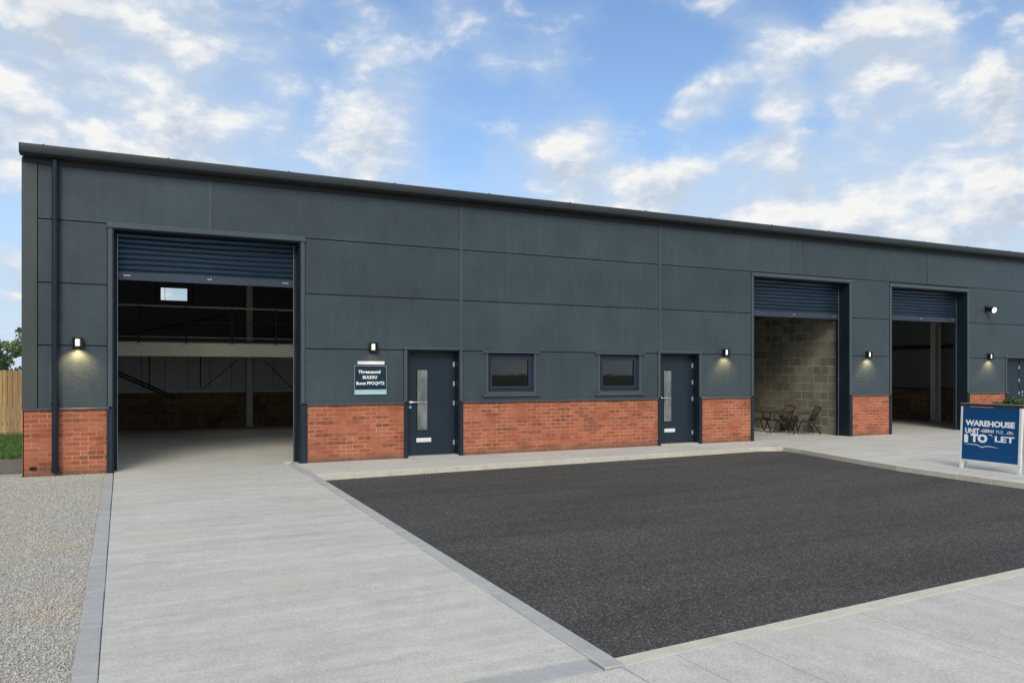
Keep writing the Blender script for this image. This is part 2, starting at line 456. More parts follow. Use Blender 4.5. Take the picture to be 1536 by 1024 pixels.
def scatter_stones(name, n, fx, smin, smax, zbase, mat, seed):
    rg = np.random.default_rng(seed)
    P = fx(rg, n); n = len(P)
    s = rg.uniform(smin, smax, (n, 1)) * rg.uniform(.6, 1.25, (n, 3)); s[:, 2] *= .75
    base = np.array([(x, y, z) for z in (-1, 1) for y in (-1, 1) for x in (-1, 1)], float)*.5
    V = base[None] * rg.uniform(.55, 1.15, (n, 8, 3)) * s[:, None, :]
    a = rg.uniform(0, 6.283, n); t = rg.uniform(-.7, .7, n)
    ct, st = np.cos(t)[:, None], np.sin(t)[:, None]
    y = V[:, :, 1]*ct - V[:, :, 2]*st; z = V[:, :, 1]*st + V[:, :, 2]*ct; x = V[:, :, 0]
    ca, sa = np.cos(a)[:, None], np.sin(a)[:, None]
    V = np.stack([x*ca-y*sa, x*sa+y*ca, z], 2)
    V[:, :, 0] += P[:, 0:1]; V[:, :, 1] += P[:, 1:2]; V[:, :, 2] += zbase + s[:, 2:3]*rg.uniform(.0, .55, (n, 1))
    F = np.array([(0,2,3,1),(4,5,7,6),(0,1,5,4),(2,6,7,3),(0,4,6,2),(1,3,7,5)])
    F = (F[None] + (np.arange(n)*8)[:, None, None]).reshape(-1)
    me = bpy.data.meshes.new(name); me.vertices.add(n*8); me.vertices.foreach_set('co', V.reshape(-1))
    me.loops.add(len(F)); me.loops.foreach_set('vertex_index', F)
    me.polygons.add(n*6); me.polygons.foreach_set('loop_start', np.arange(n*6)*4); me.polygons.foreach_set('loop_total', np.full(n*6, 4))
    me.update(calc_edges=True); me.validate(); me.materials.append(MAT[mat])
    o = bpy.data.objects.new(name, me); C.objects.link(o); return o
def gfx(rg, n):
    x = rg.uniform(-3.6, -.24, n); y = 14.28 - (14.28-3.6)*rg.uniform(0, 1, n)
    k = x < -.246-.002*y; P = np.stack([x, y], 1)[k]
    m = 45000; Q = np.stack([rg.uniform(-8.5, -3.6, m), rg.uniform(3.6, 14.85, m)], 1)
    return np.concatenate([P, Q])
g = scatter_stones('gravel', 150000, gfx, .007, .0145, -.005, 'gravel', 3)
tag(g, 'loose pale grey gravel chippings beside the driveway', 'gravel', kind='stuff')
def bfx(rg, n):
    x = rg.uniform(-5, -1.46, n); y = rg.uniform(15.04, 15.30, n); return np.stack([x, y], 1)
g = scatter_stones('pebble_edging', 2500, bfx, .02, .04, .172, 'gravel', 4)
tag(g, 'pale pebbles lying along the top of the retaining kerb', 'pebbles', kind='stuff')

def grass(name, n, x0, x1, y0, y1, z, h):
    mb = MB()
    for _ in range(n):
        x = random.uniform(x0, x1); y = random.uniform(y0, y1); a = random.uniform(0, 6.28); hh = h*random.uniform(.5, 1.2)
        w = .006; lx = random.uniform(-.05, .05); ly = random.uniform(-.05, .05); i = len(mb.v)
        mb.v += [(x-w*math.cos(a), y-w*math.sin(a), z), (x+w*math.cos(a), y+w*math.sin(a), z), (x+lx+w*.6*math.cos(a), y+ly, z+hh*.6), (x+lx*1.8, y+ly*1.8, z+hh)]
        mb.f += [(i, i+1, i+2), (i, i+2, i+3)]
    return mb.build(name, 'grass', smooth=False, recalc=False)
tag(grass('grass', 60000, -9.5, -1.46, 15.2, 20.9, .17, .13), 'green grass on the bank below the timber fence', 'grass', kind='stuff')

# ------------------------------------------------------------------ building
bld = empty('warehouse', (0, 14.3, 0), 'long dark grey clad industrial warehouse with red brick base and three roller shutters', 'warehouse')
def part(mb, name, mat, parent=None, split=False, **k):
    if split: return [part(q, name, mat, parent, **k) for q in mb.pieces()]
    o = mb.build(name, mat, parent or bld, **k)
    p = parent or bld
    if p is bld: o.matrix_parent_inverse = Matrix.Translation((0, -14.3, 0))
    return o
def child(mb, name, mat, parent, split=False, **k):
    if split: return [child(q, name, mat, parent, **k) for q in mb.pieces()]
    o = mb.build(name, mat, parent, **k)
    return o
XR = 33.0
Z = [1.055, 2.045, 3.025, 4.015, 4.93]
PER = .036
def ribbed(mb, x0, x1, z0, z1, y=FY, d=.0038):
    """micro-ribbed sheet: flats with narrow grooves"""
    prof = [(y, z0)]
    k = math.ceil(z0/PER)
    while k*PER < z1-.012:
        zz = k*PER
        if zz > z0+.012:
            prof += [(y, zz-.007), (y+d, zz-.003), (y+d, zz+.003), (y, zz+.006)]
        k += 1
    prof.append((y, z1))
    prof += [(y+.03, z1), (y+.03, z0)]
    mb.extx(prof, x0, x1)
def panel(x0, x1, z0, z1, holes=()):
    mb = MB(); g_ = .008
    X0, X1 = x0+g_, x1-g_; Z0, Z1 = z0+.010, z1-.010
    if not holes: ribbed(mb, X0, X1, Z0, Z1)
    else:
        cur = X0
        for (a, b, c, d) in holes:
            ribbed(mb, cur, a, Z0, Z1); ribbed(mb, a, b, Z0, c); 
            if d < Z1-.02: ribbed(mb, a, b, d, Z1)
            cur = b
        ribbed(mb, cur, X1, Z0, Z1)
    return part(mb, 'cladding_panel', 'cladding', smooth=False)
OPEN = [(-.14, 2.82, 3.93, 'r'), (4.84, 5.87, 2.035, 'd'), (10.72, 11.77, 2.035, 'd'), (13.43, 16.60, 3.89, 'r'), (18.20, 21.27, 3.87, 'r'), (23.10, 24.9, 2.035, 'd'), (28.2, 31.2, 3.9, 'r')]
FW = .09
top = [-1.20, 1.32, 5.92, 10.69, 14.90, 19.66, 24.5, 29.2, XR]
for a, b in zip(top[:-1], top[1:]): panel(a, b, Z[3], Z[4])
WIN = [(6.50, 7.53, 1.235, 1.985), (9.12, 10.13, 1.225, 1.985)]
wh = [(a-.05, b+.05, c-.05, 2.04) for a, b, c, d in WIN]
mid = [(-1.20, -.14-FW), (2.82+FW, 5.92), (5.92, 10.69), (10.69, 13.43-FW), (16.60+FW, 18.20-FW), (21.27+FW, 24.5), (24.5, 28.2-FW), (31.2+FW, XR)]
for a, b in mid:
    panel(a, b, Z[1], Z[2]); panel(a, b, Z[2], Z[3] if a < 16 else Z[3])
low = [(-1.20, -.14-FW), (2.82+FW, 4.84-FW), (5.87+FW, 10.72-FW), (11.77+FW, 13.43-FW), (16.60+FW, 18.20-FW), (21.27+FW, 23.10-FW), (24.9+FW, 28.2-FW), (31.2+FW, XR)]
for a, b in low: panel(a, b, Z[0], Z[1], wh if a > 5.9 and b < 10.7 else ())
# inner shell wall with openings (block / steel liner)
def wall_holes(mb, x0, x1, z0, z1, y0, y1, holes):
    cur = x0
    for a, b, c, d in sorted(holes):
        if a > cur: mb.box(cur, a, y0, y1, z0, z1)
        if c > z0: mb.box(a, b, y0, y1, z0, c)
        if d < z1: mb.box(a, b, y0, y1, d, z1)
        cur = b
    mb.box(cur, x1, y0, y1, z0, z1)
H = [(a-.02, b+.02, -.2, t+.02) for a, b, t, k in OPEN] + [(a-.03, b+.03, c-.03, d+.03) for a, b, c, d in WIN]
mb = MB(); wall_holes(mb, -1.38, XR, -.15, 4.95, FY+.034, FY+.30, H)
part(mb, 'shell_wall', 'dark_steel', smooth=False)
# brick plinth piers
for a, b in [(-1.395, -.14-.07), (2.82+FW+.035, 4.84-.075), (5.87+.075, 10.72-.075), (11.77+.08, 13.43-.09), (16.60+.08, 18.20-.08), (21.27+.08, 23.10-.08), (24.9+.08, 28.2-.08), (31.2+.08, XR)]:
    part(MB().box(a, b, FY+.012, FY+.0335, -.15, 1.03), 'brick_plinth', 'brick_x', smooth=False)
    # drip flashing over the bricks
    part(MB().extx([(FY-.028, 1.030), (FY-.028, 1.040), (FY-.006, 1.062), (FY+.02, 1.062), (FY+.02, 1.030)], a-(.0 if a > -1 else .01), b+.0), 'drip_flashing', 'trim', smooth=False)
# gable walls
for xg, s in ((-1.40, -1), (XR, 1)):
    part(MB().box(xg, xg-s*.018, FY+.012, 25.6, -.15, 1.03), 'gable_plinth', 'brick_y', smooth=False)
    mb = MB()
    prof = [(FY, 1.05), (25.6, 1.05), (25.6, 4.95), (19.95, 5.52), (FY, 4.95)]
    i = len(mb.v); n = len(prof)
    xa, xb = xg, xg-s*.018
    mb.v += [(xa, y, z) for y, z in prof] + [(xb, y, z) for y, z in prof]
    mb.f += [tuple(i+k for k in range(n)), tuple(i+n+k for k in range(n))] + [(i+k, i+(k+1) % n, i+n+(k+1) % n, i+n+k) for k in range(n)]
    part(mb, 'gable_cladding', 'cladding', smooth=False)
# corner flashing
part(MB().box(-1.41, -1.203, FY-.012, FY+.03, 1.062, 4.93), 'corner_flashing', 'corner', bevel=.004)
part(MB().box(-1.41, -1.401, FY+.031, FY+.22, 1.062, 4.93), 'corner_flashing', 'corner')
# vertical joint covers
for x, z0, z1 in [(1.32, 4.02, 4.9), (5.92, 2.10, 4.9), (10.69, 2.10, 4.9), (14.90, 4.02, 4.9), (19.66, 4.02, 4.9), (24.5, 2.1, 4.9), (29.2, 4.02, 4.9)]:
    mb = MB().box(x-.026, x+.026, FY-.006, FY-.001, z0, z1)
    mb.box(x-.030, x-.020, FY-.011, FY-.0065, z0, z1).box(x+.020, x+.030, FY-.011, FY-.0065, z0, z1)
    part(mb, 'joint_cover', 'trim', smooth=False)
# eaves gutter
gp = [(14.27, 5.10), (14.09, 5.115), (14.055, 5.105), (14.05, 5.09), (14.05, 5.00), (14.065, 4.975), (14.12, 4.958), (14.27, 4.955)]
gut = part(MB().extx(gp, -1.425, XR), 'gutter', 'gutter', smooth=True)
x = -1.1
while x < XR:
    child(MB().box(x-.013, x+.013, 14.052, 14.08, 5.100, 5.117), 'gutter_bracket', 'gutter', gut); x += 1.83 + random.uniform(-.1, .1)
mb = MB().box(-1.40, XR, FY-.022, FY-.0125, 4.86, 4.954)  # black strip on the wall, paints in the eave shade below the gutter
part(mb, 'eave_shade_strip', 'black')
# roof
def roofz(y): return 5.09 + (.60/5.75)*(y-14.2) if y < 19.95 else 5.69 - (.60/5.8)*(y-19.95)
def roof_strip(mb, x0, x1, ya, yb):
    mb.extx([(ya, roofz(ya)), (yb, roofz(yb)), (yb, roofz(yb)-.11), (ya, roofz(ya)-.11)], x0, x1)
LX = [(.2, 1.3), (2.6, 3.7), (4.5, 5.5)]  # unseen roof openings, added to bring daylight onto the left unit's floor
LY = (15.3, 18.9)
mb = MB(); cur = -1.41
for a, b in LX:
    roof_strip(mb, cur, a, 14.2, 19.95); roof_strip(mb, a, b, 14.2, LY[0]); roof_strip(mb, a, b, LY[1], 19.95); cur = b
roof_strip(mb, cur, XR, 14.2, 19.95)
roof_strip(mb, -1.41, XR, 19.951, 25.75)
roof = part(mb, 'roof', 'roof', smooth=False)
for a, b in LX:
    m2 = MB().extx([(LY[0], roofz(LY[0])-.04), (LY[1], roofz(LY[1])-.04), (LY[1], roofz(LY[1])-.045), (LY[0], roofz(LY[0])-.045)], a+.002, b-.002)
    child(m2, 'added_rooflight', 'added_rooflight', roof, smooth=False)
# downpipe
mb = MB().tube([(-.955, 14.215, .05), (-.955, 14.215, 4.93)], .047, 16)
pipe = part(mb, 'downpipe', 'pipe')
for z in (.10, 1.12, 2.55, 4.03):
    mb = MB().tube([(-.955, 14.215, z-.03), (-.955, 14.215, z+.03)], .056, 16).box(-1.0, -.91, 14.24, FY, z-.012, z+.012)
    child(mb, 'pipe_collar', 'pipe', pipe)
# air brick
part(MB().box(-1.305, -1.215, FY+.002, FY+.011, .10, .15), 'air_brick', 'black')


# ------------------------------------------------------------------ openings
for a, b, t, kind in OPEN:
    dep = .40 if kind == 'r' else .25
    # reveal liners
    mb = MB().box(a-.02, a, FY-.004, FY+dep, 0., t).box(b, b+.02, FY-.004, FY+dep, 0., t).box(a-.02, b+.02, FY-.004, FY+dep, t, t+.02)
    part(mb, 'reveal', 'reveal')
    # side flashings: pale above the plinth, navy channel beside the bricks
    wj = FW if kind == 'r' else .075
    tf = MB().box(a-FW+.004, a-.021, FY-.010, FY+.0, 1.064, t+.02).box(b+.021, b+FW-.004, FY-.010, FY+.0, 1.064, t+.02)
    part(tf, 'side_flashing', 'trim', bevel=.002, split=True)
    for s, e in ((-1, a), (1, b)):
        ch = MB()
        o1, o2 = e+s*.021, e+s*(wj+.01)
        if kind == 'r' and s == 1 and a < 0: o2 = e+s*.125
        ch.box(o1, o2, FY-.018, FY+.002, .0, 1.028)
        ch.box(o2-s*.012, o2, FY-.028, FY-.018, .0, 1.028)
        part(ch, 'jamb_channel', 'navy')
    hz = .085 if kind == 'r' else .045
    part(MB().box(a-FW-.01, b+FW+.01, FY-.030, FY+.0, t+.0205, t+.0205+hz), 'head_flashing', 'trim', bevel=.003)

def shutter(a, b, t, zb):
    y = FY+.33
    mb = MB(); z = t-.02; per = .088; prof = []
    # convex slats
    zz = t+.0
    while zz > zb+.14:
        for u, q in ((0., .0), (.10, .020), (.24, .030), (.42, .029), (.62, .020), (.80, .008), (.90, .0)):
            prof.append((y-q, zz-u*per))
        prof.append((y+.010, zz-.95*per))
        zz -= per
    # slight sag so that the slats are not ruler straight
    nx = 24; n = len(prof)
    xs = [a+.05+(b-a-.10)*i/nx for i in range(nx+1)]
    for x in xs:
        for (yy, zc) in prof:
            sag = .004*math.sin(x*2.1+zc*9)+.003*math.sin(x*5.3+zc*31)
            mb.v.append((x, yy+.002*math.sin(x*3+zc*13), zc+sag))
    for i in range(nx):
        for k in range(n-1): mb.f.append((i*n+k, i*n+k+1, (i+1)*n+k+1, (i+1)*n+k))
    sh = part(mb, 'roller_shutter', 'shutter', recalc=False)
    br = MB().box(a+.05, b-.05, y-.03, y+.012, zb, zb+.135)
    o = child(br, 'bottom_rail', 'bottom_rail', sh, bevel=.005)
    bl = MB()
    for x in (a+.16, (a+b)/2-.02, (a+b)/2+.02, b-.16): bl.tube([(x, y-.044, zb+.075), (x, y-.031, zb+.075)], .014, 8)
    child(bl, 'bolt', 'galv', sh, split=True)
    child(MB().box(a+.18, a+.25, y-.040, y-.0305, zb+.068, zb+.083).box(b-.25, b-.18, y-.040, y-.0305, zb+.068, zb+.083), 'latch', 'galv', sh, split=True)
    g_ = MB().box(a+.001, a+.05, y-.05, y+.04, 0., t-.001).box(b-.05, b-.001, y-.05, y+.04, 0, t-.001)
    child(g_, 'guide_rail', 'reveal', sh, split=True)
    e_ = MB().box(a+.051, a+.056, y-.052, y-.046, 0, t-.03).box(b-.056, b-.051, y-.052, y-.046, 0, t-.03)
    child(e_, 'edge_strip', 'galv', sh, split=True)
    # shutter box inside
    child(MB().tube([(a-.1, y+.28, t+.22), (b+.1, y+.28, t+.22)], .2, 16), 'roller_barrel', 'dark_steel', sh)
    return sh
shutter(-.14, 2.82, 3.93, 3.15); shutter(13.43, 16.60, 3.89, 2.995); shutter(18.20, 21.27, 3.87, 3.04); shutter(28.2, 31.2, 3.9, 0.01)

def door(x0, x1, vis, lp, hx, hinges=(1.78, 1.40, 1.02, .25), double=False):
    y = FY+.20
    d = part(MB().box(x0+.045, x1-.012, y, y+.05, .03, 2.005), 'door', 'navy', bevel=.003)
    fr = MB().box(x0+.001, x0+.042, y-.01, y+.05, 0, 2.034).box(x1-.010, x1-.001, y-.01, y+.05, 0, 2.034).box(x0+.042, x1-.010, y-.01, y+.05, 2.008, 2.034)
    part(fr, 'door_frame', 'navy')
    part(MB().box(x0, x1, FY-.0, y+.05, -.005, .022), 'threshold', 'kerb_grey')
    if vis:
        a, b, c, e = vis
        child(MB().box(a, b, y-.006, y-.001, c, e), 'vision_panel', 'frosted', d)
        w = .014
        child(MB().box(a-w, a, y-.010, y-.001, c-w, e+w).box(b, b+w, y-.010, y-.001, c-w, e+w).box(a, b, y-.010, y-.001, c-w, c).box(a, b, y-.010, y-.001, e, e+w), 'glazing_bead', 'black', d)
        child(MB().box(a, b, y-.010, y-.0065, (c+e)/2-.045, (c+e)/2-.033), 'glazing_bar', 'galv', d)
    if lp:
        a, b, c, e = lp
        child(MB().box(a, b, y-.014, y-.001, c, e).box(a+.02, b-.02, y-.018, y-.0145, c+.016, e-.014), 'letter_plate', 'white', d, bevel=.002)
    hd = MB().tube([(hx, y-.001, 1.05), (hx, y-.012, 1.05)], .028, 14).tube([(hx, y-.01, 1.05), (hx, y-.055, 1.05), (hx+.02, y-.065, 1.05), (hx+.15, y-.065, 1.05)], .010, 8)
    child(hd, 'handle', 'steel', d)
    child(MB().tube([(hx, y-.001, .955), (hx, y-.012, .955)], .026, 14).box(hx-.004, hx+.004, y-.016, y-.0125, .935, .965), 'lock', 'steel', d)
    for z in hinges:
        child(MB().tube([(x1-.018, y-.014, z-.05), (x1-.018, y-.014, z+.05)], .009, 8).box(x1-.045, x1-.018, y-.008, y-.001, z-.045, z+.045), 'hinge', 'steel', d)
    return d
d = door(4.84, 5.87, (5.09, 5.295, .51, 1.67), (5.07, 5.37, .275, .355), 4.945)
d = door(10.72, 11.77, (10.945, 11.15, .52, 1.66), (10.955, 11.25, .275, .355), 10.83)
# double door of the next unit
door(23.10, 24.0, None, None, 23.22)
door(24.0, 24.9, None, None, 24.14)

for a, b, c, e in WIN:
    y = FY+.055
    # outer dark frame
    fr = MB().box(a, a+.055, y, y+.07, c, e).box(b-.055, b, y, y+.07, c, e).box(a+.055, b-.055, y, y+.07, c, c+.055).box(a+.055, b-.055, y, y+.07, e-.055, e)
    w = part(fr, 'window', 'window_frame', bevel=.003)
    i = .057; s = MB()
    a2, b2, c2, e2 = a+i, b-i, c+i, e-i
    s.box(a2, a2+.045, y-.014, y+.05, c2, e2).box(b2-.045, b2, y-.014, y+.05, c2, e2).box(a2+.045, b2-.045, y-.014, y+.05, c2, c2+.045).box(a2+.045, b2-.045, y-.014, y+.05, e2-.045, e2)
    child(s, 'casement', 'window_frame', w, bevel=.003)
    child(MB().box(a2+.045, b2-.045, y+.018, y+.024, c2+.045, e2-.045), 'pane', 'glass', w)
    child(MB().box(a2+.04, b2-.04, y-.020, y-.0145, c2+.036, c2+.047), 'glazing_bead', 'trim', w)
    lin = MB().box(a-.052, a-.001, FY-.008, y+.03, c-.05, e+.02).box(b+.001, b+.052, FY-.008, y+.03, c-.05, e+.02)
    o = child(lin, 'side_trim', 'trim', w, split=True)
    child(MB().box(a-.13, b+.13, FY-.035, FY-.001, e+.021, e+.063), 'head_flashing', 'trim', w, bevel=.003)
    child(MB().box(a-.13, b+.13, FY-.042, FY-.001, c-.095, c-.051).box(a-.045, b+.045, FY-.038, y+.03, c-.0505, c-.002), 'sill', 'trim', w, bevel=.003)

# ------------------------------------------------------------------ interiors
def pt(mb, name, mat, **k): return part(mb, name, mat, **k)
FLY = FY+.402
pt(MB().box(-1.37, XR, FLY, 25.55, -.15, -.001), 'floor', 'floor', smooth=False)
# rear wall: tan block dado, liner above, with the high window left open in it
RW = (.955, 1.735, 3.72, 4.15)
mb = MB(); wall_holes(mb, -1.37, XR, 2.251, 4.97, 25.32, 25.5, [RW]); pt(mb, 'rear_wall', 'liner_shaded', smooth=False)  # upper wall coloured darker to put in the shade above the mezzanine
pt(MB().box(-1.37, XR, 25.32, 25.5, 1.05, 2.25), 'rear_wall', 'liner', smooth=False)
pt(MB().box(-1.37, XR, 25.28, 25.5, -.1, 1.049), 'rear_dado', 'block_x', smooth=False)
pt(MB().box(-1.37, 5.94, 25.20, 25.279, 1.04, 1.095), 'sill_rail', 'white')
rf = pt(MB().box(RW[0]-.001, RW[0]+.03, 25.30, 25.42, RW[2], RW[3]).box(RW[1]-.03, RW[1]+.001, 25.30, 25.42, RW[2], RW[3]).box(RW[0]+.03, RW[1]-.03, 25.30, 25.42, RW[2], RW[2]+.03).box(RW[0]+.03, RW[1]-.03, 25.30, 25.42, RW[3]-.03, RW[3]), 'rear_window', 'black')
child(MB().box(RW[0]+.03, RW[1]-.03, 25.36, 25.365, RW[2]+.03, RW[3]-.03), 'pane', 'clear_glass', rf)
pt(MB().box(.845, .885, 25.22, 25.30, 3.55, 4.9).box(1.84, 1.88, 25.22, 25.30, 3.55, 4.9), 'window_post', 'dark_steel', split=True)
# liner joints
mb = MB()
for x in [-.15+.62*k for k in range(10)]: mb.box(x, x+.012, 25.306, 25.319, 1.09, 4.9)
pt(mb, 'liner_joint', 'dark_steel', smooth=False)
# gable inner lining
pt(MB().box(-1.375, -1.33, FLY, 25.27, 1.05, 4.95), 'side_lining', 'liner_mid', smooth=False)
pt(MB().box(-1.375, -1.28, FLY, 25.27, 0, 1.049), 'side_dado', 'block_y2', smooth=False)
# party walls
pt(MB().box(5.95, 6.15, FY+.302, 25.27, 0, 5.05), 'party_wall', 'block_y2', smooth=False)
pt(MB().box(16.655, 16.90, FY+.402, 25.27, 0, 5.05), 'party_wall', 'block_y', smooth=False)
pt(MB().box(24.95, 25.10, FY+.302, 25.27, 1.1, 5.05), 'party_wall', 'liner_mid', smooth=False)
pt(MB().box(24.93, 25.10, FY+.302, 25.27, 0, 1.099), 'party_dado', 'block_y2', smooth=False)
pt(MB().box(24.86, 24.93, 14.9, 25.27, 1.06, 1.10), 'sill_rail', 'dark_steel')
pt(MB().box(24.86, 24.93, 14.9, 25.27, 2.45, 2.56), 'side_rail', 'dark_steel')
# office box behind the small windows
pt(MB().box(6.16, 12.7, 18.4, 18.55, 0, 2.65).box(12.7, 12.85, FY+.302, 18.55, 0, 2.65).box(6.16, 12.7, FY+.302, 18.4, 2.55, 2.65), 'office_partition', 'bark', smooth=False)
# curtain-like blind behind the windows
# columns
def column(x, y, z1, mat='column', w=.16):
    pt(MB().box(x-w/2, x+w/2, y-.008, y+.008, 0, z1).box(x-w/2, x-w/2+.012, y-.09, y+.09, 0, z1).box(x+w/2-.012, x+w/2, y-.09, y+.09, 0, z1).box(x-.15, x+.15, y-.12, y+.12, -.0005, .015), 'column', mat)
column(3.43, 25.05, 5.0, w=.18)
column(24.55, 17.6, 5.3, w=.30)
column(24.6, 22.0, 5.3, w=.2)
# mezzanine
mz = pt(MB().box(-1.32, 5.94, 21.5, 21.62, 2.03, 2.385), 'mezzanine', 'beam', bevel=.006)
child(MB().box(-1.32, 5.94, 21.621, 25.27, 2.25, 2.34), 'deck', 'dark_steel', mz)
child(MB().box(-1.32, 5.94, 21.47, 21.60, 2.386, 2.44), 'deck_edge', 'dark_steel', mz)
for xp in (.34, 1.42, 2.52, 3.62):
    bt = MB()
    for dx in (-.06, 0, .06): bt.tube([(xp+dx, 21.49, 2.345-abs(dx)*.3), (xp+dx, 21.502, 2.345-abs(dx)*.3)], .013, 6)
    child(bt, 'bolt', 'dark_steel', mz, split=True)
gr = child(MB().tube([(-1.3, 21.53, 3.28), (5.9, 21.53, 3.28)], .024, 8), 'top_rail', 'rail', mz)
child(MB().tube([(-1.3, 21.53, 2.90), (5.9, 21.53, 2.90)], .014, 8), 'middle_rail', 'dark_steel', mz)
child(MB().box(-1.3, 5.9, 21.51, 21.52, 2.50, 2.52), 'kick_rail', 'rail', mz)
for xp in (-.75, .34, 1.42, 2.52, 3.62, 4.7): child(MB().tube([(xp, 21.50, 2.36), (xp, 21.50, 3.27)], .022, 8), 'rail_post', 'dark_steel', mz)
for o in mz.children: pass
# bracing on the rear wall
pt(MB().bar((-.9, 24.9, 2.02), (1.35, 25.15, .93), .05, .05).bar((-.9, 24.9, 1.93), (1.35, 25.15, .84), .05, .05), 'wall_brace', 'dark_steel', split=True)
pt(MB().tube([(2.05, 25.18, 1.09), (3.1, 25.2, 2.0)], .012, 6).tube([(4.75, 25.18, 1.09), (3.9, 25.2, 2.0)], .012, 6)
   .tube([(-1.1, 25.15, 2.4), (2.7, 25.15, 3.35)], .02, 6), 'tie_rod', 'dark_steel', split=True)
pt(MB().tube([(.68, 25.1, 1.2), (.68, 25.1, 2.25)], .016, 6).tube([(2.05, 25.1, 1.2), (2.05, 25.1, 2.25)], .016, 6), 'hanging_rod', 'dark_steel', split=True)
# roof purlins/rafters inside
for x in (-.9, 3.43, 8.5, 13.2, 18.0, 22.5, 27.5):
    pt(MB().bar((x, 14.8, 4.72), (x, 19.95, 5.35), .12, .3).bar((x, 19.95, 5.35), (x, 25.2, 4.78), .12, .3), 'rafter', 'column')

# ------------------------------------------------------------------ wall lights
def wall_light(x, label, energy, z=2.085):
    e = empty('wall_light', (x, FY-.006, z), label, 'wall light', 'wall lights along the facade')
    w = .075
    h = MB().box(-w, w, -.02, 0, -.085, .085).box(-w, -w+.018, -.10, -.0205, -.085, .085).box(w-.018, w, -.10, -.0205, -.085, .085).box(-w+.018, w-.018, -.085, -.0205, -.085, -.066).box(-w+.018, w-.018, -.06, -.0205, .066, .085)
    h.build('housing', 'black', e, bevel=.003)
    n = 14; mb = MB(); pr = []
    for k in range(n+1):
        a = math.pi*k/n; pr.append((.034*math.cos(a), -.030-.060*math.sin(a)))
    mb.prism(pr, -.050, .060); mb.build('lens', 'lens', e)
    if energy:
        ld = bpy.data.lights.new('lamp', 'SPOT'); ld.energy = energy; ld.color = (1., .63, .27); ld.spot_size = R(125); ld.spot_blend = .8; ld.shadow_soft_size = .02
        lo = bpy.data.objects.new('lamp', ld); C.objects.link(lo); lo.parent = e
        lo.location = (0, -.15, -.12); lo.rotation_euler = (R(34), 0, 0)
    return e
wall_light(-.65, 'lit black wall light beside the downpipe, left of the largest opening', 20)
wall_light(4.15, 'dim black wall light above the navy wall sign', .8)
wall_light(12.53, 'lit black wall light between the second door and the middle shutter opening', 14)
wall_light(17.27, 'lit black wall light on the pier between the two right shutter openings', 14)
wall_light(22.24, 'lit black wall light above the brick pier behind the sandwich board', 14)
fl = empty('floodlight', (22.13, FY-.006, 3.43), 'round black floodlight with bright white lens high on the right wall', 'floodlight')
MB().box(-.07, .07, -.03, 0, -.09, .09).tube([(0, -.03, 0), (0, -.10, 0)], .02, 8).build('bracket', 'black', fl)
ax = Vector((-.10, -.95, -.28)).normalized(); c0 = Vector((0, -.10, 0))
MB().tube([c0-ax*.08, c0-ax*.06, c0+ax*.10, c0+ax*.14], [.03, .055, .085, .09], 18).build('housing', 'black', fl)
MB().tube([c0+ax*.141, c0+ax*.155, c0+ax*.165], [.082, .078, .05], 18).build('lens', 'flood', fl)

# ------------------------------------------------------------------ wall sign
sg = empty('wall_sign', (3.80, FY-.006, 1.22), 'small navy sign with three white text lines, left of the first door', 'sign')
MB().box(0, .61, -.018, 0, -.01, .525).build('border', 'galv', sg)
MB().box(.008, .602, -.022, -.0185, .085, .517).build('face', 'navy_sign', sg)
MB().box(.008, .602, -.022, -.0185, -.004, .081).build('footer_band', 'cyan_sign', sg)
MB().box(.05, .56, -.024, -.0225, .012, .022).box(.05, .42, -.024, -.0225, .050, .056).build('footer_line', 'white', sg)
MB().box(.06, .565, -.035, 0, .545, .605).build('header_plate', 'white', sg, bevel=.003)
def wallM(x, z, y=-.0235): return Matrix(((1, 0, 0, x), (0, 0, -1, y), (0, 1, 0, z), (0, 0, 0, 1)))
for s, x, z, w in (('Threaxanntl', .07, .385, .42), ('BULEXU', .155, .285, .27), ('Bunet PPOQVT2', .035, .175, .53)):
    text_mesh('lettering', s, .078, w, 'letter', sg, wallM(x, z), bold=.03)

# ------------------------------------------------------------------ sandwich board
pL = Vector((12.81, 8.745, 0)); pR = Vector((12.72, 7.665, 0))
ux = (pR-pL).normalized(); un = Vector((-ux.y, ux.x, 0))    # un: away from the camera?
if un.dot(-pL) < 0: un = -un                               # un faces the camera
W = (pR-pL).length
sb = empty('sandwich_board', (0, 0, 0), 'blue WAREHOUSE UNIT TO LET sandwich board in a white frame at the forecourt edge', 'sandwich board')
sb.location = pL
def bp(u, v, d=0.):        # board coordinates -> empty local (leaning back a little)
    lean = .16
    return ux*u + Vector((0, 0, v*math.cos(lean*.6))) + un*(d - v*lean*.30 + .0)
def bbox(mb, u0, u1, v0, v1, d0, d1):
    i = len(mb.v)
    mb.v += [tuple(bp(u, v, d)) for v in (v0, v1) for d in (d0, d1) for u in (u0, u1)]
    for f in ((0,2,3,1),(4,5,7,6),(0,1,5,4),(2,6,7,3),(0,4,6,2),(1,3,7,5)): mb.f.append(tuple(i+k for k in f))
    return mb
T = 1.085
bbox(MB(), .035, W-.035, .155, T-.045, -.012, .004).build('panel', 'blue_board', sb)
for u0, u1 in ((0, .034), (W-.045, W)): bbox(MB(), u0, u1, .12, T, -.025, .012).build('side_frame', 'frame_al', sb, bevel=.003)
bbox(MB(), .0345, W-.0455, .122, .150, -.02, .012).build('bottom_rail', 'frame_al', sb, bevel=.003)
bbox(MB(), -.012, W+.012, T-.032, T+.012, -.05, .016).build('top_rail', 'dark_steel', sb, bevel=.003)
bbox(MB(), -.012, W+.012, T+.0125, T+.020, -.05, .016).build('top_cap', 'galv', sb)
